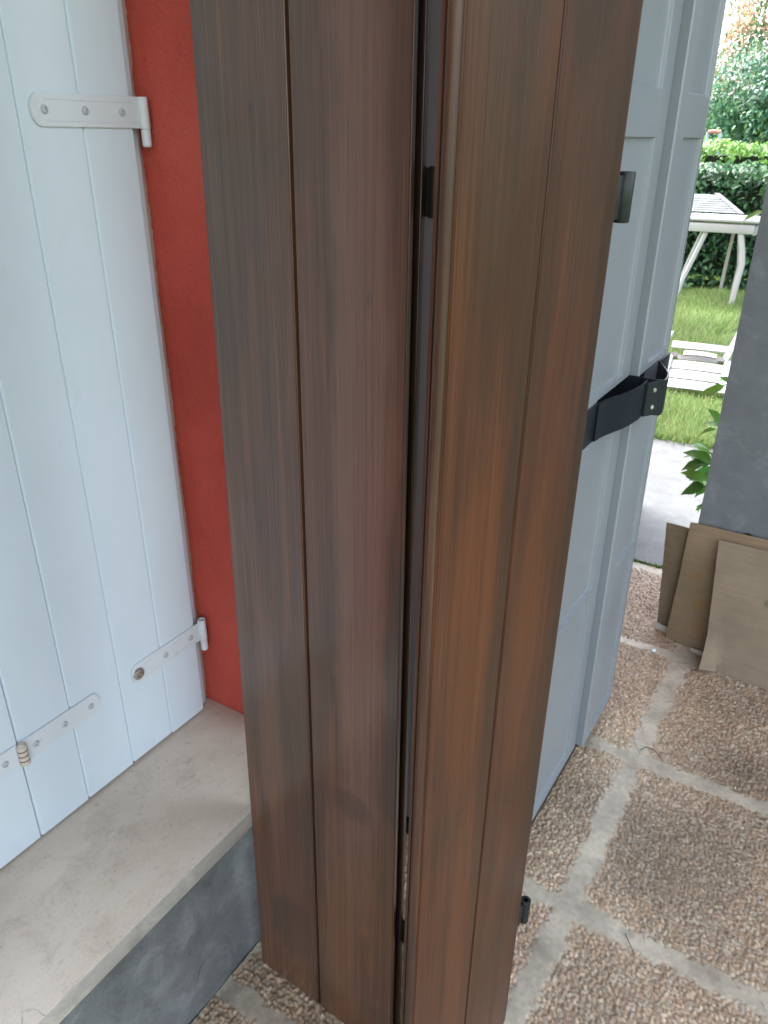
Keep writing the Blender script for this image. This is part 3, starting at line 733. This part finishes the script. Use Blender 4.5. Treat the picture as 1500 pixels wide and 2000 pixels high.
tag(mesh_obj('stone_chip', bm, WHITE_P, smooth=60, loc=(2.105, .330, .004)), 'white stone chip on the mortar by the cardboard', 'stone')

# ================================================================== PLANTS
LEAF = mat_attr('leaf', .45, 0, 1, .45, .30)
def leaves(P, D, N, L, W, cols, droop=.25):
    """P centres, D directions, N normals -> folded 6-vertex leaves"""
    n = len(P); D = D/np.linalg.norm(D, axis=1, keepdims=True); S = np.cross(D, N); S /= np.linalg.norm(S, axis=1, keepdims=True)+1e-9; U = np.cross(S, D)
    L = np.asarray(L).reshape(-1, 1)*np.ones((n, 1)); W = np.asarray(W).reshape(-1, 1)*np.ones((n, 1))
    v = [P, P+D*L*.35+S*W*.5+U*W*.12, P+D*L*.75+S*W*.36-U*L*droop*.35+U*W*.1, P+D*L-U*L*droop, P+D*L*.75-S*W*.36-U*L*droop*.35+U*W*.1, P+D*L*.35-S*W*.5+U*W*.12, P+D*L*.38, P+D*L*.76-U*L*droop*.3]
    V = np.stack(v, 1).reshape(-1, 3); b = (np.arange(n)*8)[:, None]
    F = np.concatenate([b+np.array([[0, 6, 1, 1]]), b+np.array([[1, 6, 7, 2]]), b+np.array([[2, 7, 3, 3]]), b+np.array([[0, 5, 6, 6]]), b+np.array([[5, 4, 7, 6]]), b+np.array([[4, 3, 7, 7]])])
    T = []
    for f in F:
        if f[2] == f[3]: T.append((f[0], f[1], f[2]))
        else: T.append((f[0], f[1], f[2])); T.append((f[0], f[2], f[3]))
    return V, np.array(T), np.repeat(cols, 8, axis=0)
def rdir(n): d = RNG.normal(size=(n, 3)); return d/np.linalg.norm(d, axis=1, keepdims=True)
# --- hedges
BARK = mat_painted('bark', (.09, .07, .05), .9, .2, .6)
SOILC = mat_painted('hedge_core', (.012, .022, .010), .9, .2, .5)
def hedge(x0, x1, y0, y1, z1, n, pal, label, L=(.07, .10)):
    h = empty('hedge', ((x0+x1)/2, (y0+y1)/2, 0), label, 'hedge', 'hedges across the lawn')
    yv0, yv1 = y0, y1
    # leaves gather in a shell on the near face and the top, denser where it faces the lawn
    P = np.empty((n, 3)); m = int(n*.68)
    P[:, 1] = RNG.uniform(yv0, yv1, n)
    P[:m, 2] = RNG.uniform(.02, z1, m); P[:m, 0] = x0+np.abs(RNG.normal(0, .09, m))
    P[m:, 2] = z1-np.abs(RNG.normal(0, .05, n-m)); P[m:, 0] = RNG.uniform(x0, x1, n-m)
    lump = (vnoise(P[:, 1], P[:, 2], 2.6, 61)-.5)*.20+(vnoise(P[:, 1], P[:, 2], 7, 62)-.5)*.10
    P[:, 0] += lump*(P[:, 0] < x0+.35)*1.0; P[:, 2] += (vnoise(P[:, 1], P[:, 0], 3, 63)-.5)*.14*(P[:, 2] > z1*.6)
    P[:, 2] = np.maximum(P[:, 2], .02)
    D = rdir(n)*.8+np.array([-.55, 0, -.35]); N = rdir(n)*.5+np.array([-.5, 0, .9])
    c = pal[RNG.integers(0, len(pal), n)]*(.65+.7*RNG.random((n, 1)))
    V, T, C = leaves(P, D, N, RNG.uniform(L[0], L[1], n), RNG.uniform(L[0]*.42, L[1]*.46, n), c)
    o = np_mesh('foliage', V-np.array(h.location), T, LEAF, C, h)
    bm = bmesh.new(); cx, cy = h.location.x, h.location.y
    box(bm, (x0+.16-cx, y0+.05-cy, .1), (x1-.1-cx, y1-.05-cy, z1-.12)); mesh_obj('branches', bm, SOILC, h)
    return h
laurel = np.array([(.022, .085, .036), (.034, .115, .042), (.014, .055, .027), (.055, .15, .06), (.07, .18, .06)])
hedge(9.1, 9.8, -2.5, 5.0, 1.16, 15000, laurel, 'dark glossy laurel hedge behind the white chairs')
light = np.array([(.12, .28, .04), (.16, .33, .05), (.09, .22, .035), (.20, .36, .08)])
hedge(10.2, 11.2, -1.5, 5.0, 1.385, 9000, light, 'light green hedge rising behind the dark laurel hedge', (.06, .10))
# --- trees
def tree(x, y, label, blobs, n, trunk_r, pal_fn, L, cat='tree'):
    n = int(n*1.7); h = empty('garden_tree', (x, y, -.05), label, cat, 'trees beyond the hedges')
    P = []; 
    tot = sum(b[3]**2 for b in blobs)
    B = np.array([b[:3] for b in blobs]); Rr = np.array([b[3] for b in blobs])
    pick = RNG.choice(len(blobs), n, p=Rr**2/tot)
    # twig clusters so that gaps stay between them
    nc = n//26; cp_ = RNG.choice(len(blobs), nc, p=Rr**2/tot); cc = B[cp_]+rdir(nc)*(Rr[cp_]*RNG.uniform(.35, 1.05, nc)**.6)[:, None]*np.array([1, 1, .85])
    ci = RNG.integers(0, nc, n); P = cc[ci]+RNG.normal(0, .13, (n, 3))*np.array([1, 1, .7])
    D = rdir(n)+np.array([0, 0, -.3]); N = rdir(n)*.7+np.array([0, 0, 1])
    c = pal_fn(P, ci, n)
    V, T, C = leaves(P, D, N, RNG.uniform(L*.7, L*1.3, n), RNG.uniform(L*.3, L*.55, n), c)
    np_mesh('crown', V-np.array(h.location), T, LEAF, C, h)
    bm = bmesh.new(); zt = min(b[2] for b in blobs)
    tube(bm, [(0, 0, 0), (.05, .02, zt*.4), (-.03, .05, zt*.8), (.04, 0, zt+.2)], trunk_r, 10, trunk_r*.55)
    for b in blobs: 
        e = Vector((b[0]-x, b[1]-y, b[2]+.05)); s = Vector((0, 0, zt*.75)); tube(bm, [s, s*.5+e*.5+Vector((.05, .1, -.08)), e], trunk_r*.45, 6, trunk_r*.12)
    mesh_obj('trunk', bm, BARK, h, 60)
    return h
def pal_smoke(P, ci, n):
    g = np.array([(.10, .24, .10), (.14, .28, .11), (.07, .17, .08)])[RNG.integers(0, 3, n)]
    pk = np.array([(.50, .31, .22), (.58, .40, .30), (.44, .28, .18)])[RNG.integers(0, 3, n)]
    hsh = ((ci*7919) % 97)/97.; m = (hsh < .50)[:, None]
    return np.where(m, pk, g)*(.7+.6*RNG.random((n, 1)))
def pal_blue(P, ci, n):
    g = np.array([(.07, .20, .13), (.10, .24, .15), (.05, .14, .09), (.16, .30, .17), (.12, .24, .08)])[RNG.integers(0, 5, n)]
    hsh = ((ci*6151) % 101)/101.; m = ((hsh < .16) & (P[:, 2] > 1.9) & (P[:, 2] < 2.8))[:, None]
    g = np.where(m, np.array([(.62, .66, .66)]), g)
    return g*(.65+.7*RNG.random((n, 1)))
tree(14.4, 2.3, 'tree with pinkish orange flower clusters above the others', [(14.4, 2.2, 3.0, .75), (14.2, 1.6, 2.7, .7), (14.6, 2.75, 2.35, .45), (14.5, 1.2, 3.2, .8), (14.3, 2.05, 3.65, .5)], 9000, .08, pal_smoke, .085)
tree(13.2, 2.0, 'loose bluish green tree with sky showing through it', [(13.2, 2.2, 2.05, .60), (13.1, 1.5, 2.0, .65), (13.4, 1.0, 2.3, .7), (13.3, 2.5, 1.55, .5), (13.0, 1.8, 1.5, .6), (13.2, 1.1, 1.5, .6)], 11000, .07, pal_blue, .075)
tree(17.5, 4.3, 'dense green tree far behind on the left', [(17.5, 3.9, 1.3, 1.1), (17.5, 2.7, 1.5, 1.2), (17.8, 5.2, 1.6, 1.3), (18, 1.2, 1.7, 1.3)], 9000, .12, pal_blue, .12)
# --- play frame posts far off
gf = empty('play_bar', (12, 2.35, 0), 'pale blue tube bar with a red top showing above the light hedge', 'play bar')
TUBE = mat_painted('blue_grey_tube', (.30, .40, .46), .5)
for y in (-.08, .08): bm = bmesh.new(); tube(bm, [(0, y, -.1), (0, y, 1.52)], .022, 10); mesh_obj('post', bm, TUBE, gf, 50)
bm = bmesh.new(); tube(bm, [(0, -.08, 1.52), (0, 0, 1.53), (0, .08, 1.52)], .026, 10); mesh_obj('crossbar', bm, mat_painted('faded_red', (.5, .2, .15), .6), gf, 50)

# --- grass
nb_ = 52000; gxp = 4.03+(RNG.random(nb_)**1.25)*4.7; gyp = gxp*RNG.uniform(.06, .26, nb_)
gz = -.02+(vnoise(gxp, gyp, .8, 41)-.5)*.05
hh = RNG.uniform(.03, .085, nb_)*(.55+.9*vnoise(gxp, gyp, 2.2, 43)); a = RNG.uniform(0, 6.28, nb_); wd = RNG.uniform(.003, .006, nb_)
dx, dy = np.cos(a), np.sin(a); ln = RNG.normal(0, .45, (nb_, 2))
b0 = np.stack([gxp-dx*wd, gyp-dy*wd, gz-.01], 1); b1 = np.stack([gxp+dx*wd, gyp+dy*wd, gz-.01], 1); tp = np.stack([gxp+ln[:, 0]*hh, gyp+ln[:, 1]*hh, gz+hh], 1)
V = np.stack([b0, b1, tp], 1).reshape(-1, 3); T = np.arange(nb_*3).reshape(-1, 3)
pg = np.array([(.15, .24, .08), (.20, .29, .10), (.11, .19, .055), (.26, .30, .13), (.32, .31, .17)])
c = pg[RNG.choice(5, nb_, p=[.32, .3, .2, .12, .06])]*(.7+.5*RNG.random((nb_, 1))); c *= (.75+.5*vnoise(gxp, gyp, 1.6, 44))[:, None]
GR = mat_attr('grass_blade', .5, 0, 1, .3, .35)
tag(np_mesh('grass', V, T, GR, np.repeat(c, 3, axis=0)), 'bright green grass across the lawn', 'grass', kind='stuff')
# moss and dry bits along the joint between patio and path
nm_ = 500; mx = 2.648+RNG.normal(0, .004, nm_); my = RNG.uniform(.30, .75, nm_); hm = RNG.uniform(.004, .012, nm_)
a = RNG.uniform(0, 6.28, nm_); b0 = np.stack([mx-np.cos(a)*.003, my-np.sin(a)*.003, mx*0-.004], 1); b1 = np.stack([mx+np.cos(a)*.003, my+np.sin(a)*.003, mx*0-.004], 1); tp = np.stack([mx+RNG.normal(0, .004, nm_), my+RNG.normal(0, .004, nm_), hm], 1)
tag(np_mesh('moss', np.stack([b0, b1, tp], 1).reshape(-1, 3), np.arange(nm_*3).reshape(-1, 3), GR, np.repeat(np.array([(.10, .2, .03)])*(.5+RNG.random((nm_, 1))), 3, axis=0)), 'green moss in the joint between patio and path', 'moss', kind='stuff')
# --- climbing plant behind the grey wall's edge
vine = empty('climbing_plant', (2.66, .30, 0), 'green leafy climber poking out past the grey wall edge', 'plant')
cl = [((2.66, .345, .44), 12, .095), ((2.66, .345, .36), 10, .09), ((2.66, .315, .27), 6, .06), ((2.66, .33, .575), 6, .07), ((2.66, .345, .70), 5, .065), ((2.66, .315, 1.24), 3, .075), ((2.66, .30, .9), 5, .06)]
P = []; D = []; Ls = []
for (c0, k, L0) in cl:
    for i in range(k):
        P.append(np.array(c0)+RNG.normal(0, .012, 3)); D.append((RNG.normal(0, .35), RNG.uniform(.3, 1.1), RNG.uniform(-.75, .6))); Ls.append(L0*RNG.uniform(.7, 1.15))
P = np.array(P); D = np.array(D); Ls = np.array(Ls); N = np.array([(-.55, 0, .8)])+rdir(len(P))*.45
c = np.array([(.14, .36, .06), (.20, .46, .08), (.09, .26, .055)])[RNG.integers(0, 3, len(P))]
V, T, C = leaves(P, D, N, Ls, Ls*.40, c, .3)
np_mesh('leaves', V-np.array(vine.location), T, LEAF, C, vine, smooth=True)
bm = bmesh.new(); tube(bm, [(0, -.01, 0), (.01, .012, .3), (0, .02, .6), (.012, .03, .9), (0, .03, 1.3), (.0, .01, 1.6)], .006, 8, .003)
for (c0, k, L0) in cl: tube(bm, [(0.005, 0.0, c0[2]-.05), (0, c0[1]-.30, c0[2])], .0025, 6, .0015)
mesh_obj('stem', bm, mat_painted('green_stem', (.08, .12, .04), .6, .1), vine, 60)

# ================================================================== GARDEN CHAIRS
def table_and_chair():
    X0 = 8.15
    r = empty('garden_table', (X0, 1.42, 0), 'white plastic garden table on splayed legs in front of the hedge', 'table')
    bm = bmesh.new(); box(bm, (0, -.35, .738), (.56, .36, .765), .008); mesh_obj('table_top', bm, RESIN, r, 35)
    bm = bmesh.new(); box(bm, (.012, -.315, .642), (.04, .33, .722), .006); box(bm, (.50, -.315, .625), (.53, .33, .712), .006)
    for y in (-.315, .315): box(bm, (.0405, y-.013, .63), (.4995, y+.013, .71), .004)
    mesh_obj('apron', bm, RESIN, r, 35)
    def legm(pts, w=.034):
        bm = bmesh.new()
        sweep(bm, [(p, (0, 1, 0), (1, 0, 0)) for p in pts], [(-w, -.020), (w*.2, -.026), (w, -.020), (w, .02), (-w, .02)])
        bmesh.ops.recalc_face_normals(bm, faces=bm.faces[:]); mesh_obj('leg', bm, RESIN, r, 30)
    legm([(.06, .10, .66), (.03, .17, .42), (-.02, .235, .20), (-.05, .25, .10), (-.06, .29, -.04)], .021)
    legm([(.05, -.20, .66), (.03, -.245, .50), (.02, -.27, .38), (.0, -.262, .25), (-.02, -.245, -.04)], .024)
    legm([(.48, .20, .66), (.50, .31, .3), (.53, .40, -.04)], .02); legm([(.48, -.12, .66), (.50, -.18, .3), (.53, -.16, -.04)], .02)
    c = empty('garden_chair', (8.76, 1.80, 0), 'white garden chair with a slatted back standing behind the garden table', 'chair')
    def bk(v, y): hw = .47-.27*v; return Vector((-.02+.10*v, y*hw, .775+.165*v))
    nn = Vector((-.85, 0, .52)); d = Vector((.52, 0, .85))
    for side in (-1, 1):
        bm = bmesh.new(); sweep(bm, [(bk(v, side), (0, 1, 0), nn) for v in (-.02, .5, 1.02)], [(-.024, -.008), (.024, -.008), (.024, .010), (-.024, .010)])
        bmesh.ops.recalc_face_normals(bm, faces=bm.faces[:]); mesh_obj('side_rail', bm, RESIN, c, 30)
    bm = bmesh.new()
    for k in range(8):
        v = .05+k*.118; a_, b_ = bk(v, -1), bk(v, 1); h = .0078 if k < 7 else .014
        sweep(bm, [(a_, d, nn), (b_, d, nn)], [(-h, -.002), (h, -.002), (h, .002), (-h, .002)])
    bmesh.ops.recalc_face_normals(bm, faces=bm.faces[:]); mesh_obj('slats', bm, RESIN, c, 30)
    for side in (-1, 1):
        bm = bmesh.new(); sweep(bm, [((.02, side*.44, .80), (0, 1, 0), (1, 0, 0)), ((.0, side*.42, .4), (0, 1, 0), (1, 0, 0)), ((.03, side*.40, -.05), (0, 1, 0), (1, 0, 0))], [(-.015, -.012), (.015, -.012), (.015, .012), (-.015, .012)])
        bmesh.ops.recalc_face_normals(bm, faces=bm.faces[:]); mesh_obj('leg', bm, RESIN, c, 30)
table_and_chair()
def chair_low():
    r = empty('garden_chair', (5.05, .86, -.02), 'white plastic garden chair fallen on the grass near the path', 'chair', rz=rad(6))
    # back lies towards the viewer as a curved slatted panel near the ground, seat edge rises behind
    bm = bmesh.new()
    def curved(x, z, hw, w, tilt, bow=.03, cut=None):
        nn = 12; P = []
        for i in range(nn+1):
            t = -1+2*i/nn
            if cut and not (cut[0] <= t <= cut[1]): continue
            P.append((Vector((x+bow*t*t, hw*t, z-.012*t*t)), (math.cos(tilt), 0, math.sin(tilt)), (-math.sin(tilt), 0, math.cos(tilt))))
        sweep(bm, P, [(-w/2, -.006), (w/2, -.006), (w/2, .006), (-w/2, .006)])
    for x, z in ((-.10, .075), (-.02, .115), (.06, .155)): curved(x, z, .195, .074, rad(28))
    for s in (-1, 1): sweep(bm, [((-.13, s*.185, .055), (0, 1, 0), (-.45, 0, .9)), ((.12, s*.185, .19), (0, 1, 0), (-.45, 0, .9))], [(-.03, -.008), (.03, -.008), (.03, .008), (-.03, .008)])
    bmesh.ops.recalc_face_normals(bm, faces=bm.faces[:]); mesh_obj('backrest', bm, RESIN, r, 35)
    bm = bmesh.new(); curved(.26, .235, .19, .05, rad(40), .05); curved(.17, .21, .10, .035, rad(30), .02); curved(.24, .16, .19, .03, rad(60), .05)
    bmesh.ops.recalc_face_normals(bm, faces=bm.faces[:]); mesh_obj('seat', bm, RESIN, r, 35)
    for s, pts in ((1, [(-.14, .20, .0), (-.08, .215, .13), (.12, .225, .27), (.30, .21, .30)]), (-1, [(.16, -.15, .18), (.34, -.20, .32), (.52, -.245, .47)])):
        bm = bmesh.new(); sweep(bm, [(p, (0, 1, 0), (-.5, 0, .86)) for p in pts], [(-.018, -.014), (.018, -.014), (.018, .014), (-.018, .014)])
        bmesh.ops.recalc_face_normals(bm, faces=bm.faces[:]); mesh_obj('armrest' if s > 0 else 'leg', bm, RESIN, r, 35)
    for y in (.15, -.13):
        bm = bmesh.new(); sweep(bm, [((.14, y, .20), (0, 1, 0), (.3, 0, .9)), ((.30, y, .10), (0, 1, 0), (.3, 0, .9)), ((.46, y, .0), (0, 1, 0), (.3, 0, .9))], [(-.018, -.014), (.018, -.014), (.018, .014), (-.018, .014)])
        bmesh.ops.recalc_face_normals(bm, faces=bm.faces[:]); mesh_obj('leg', bm, RESIN, r, 35)
    return r
chair_low()
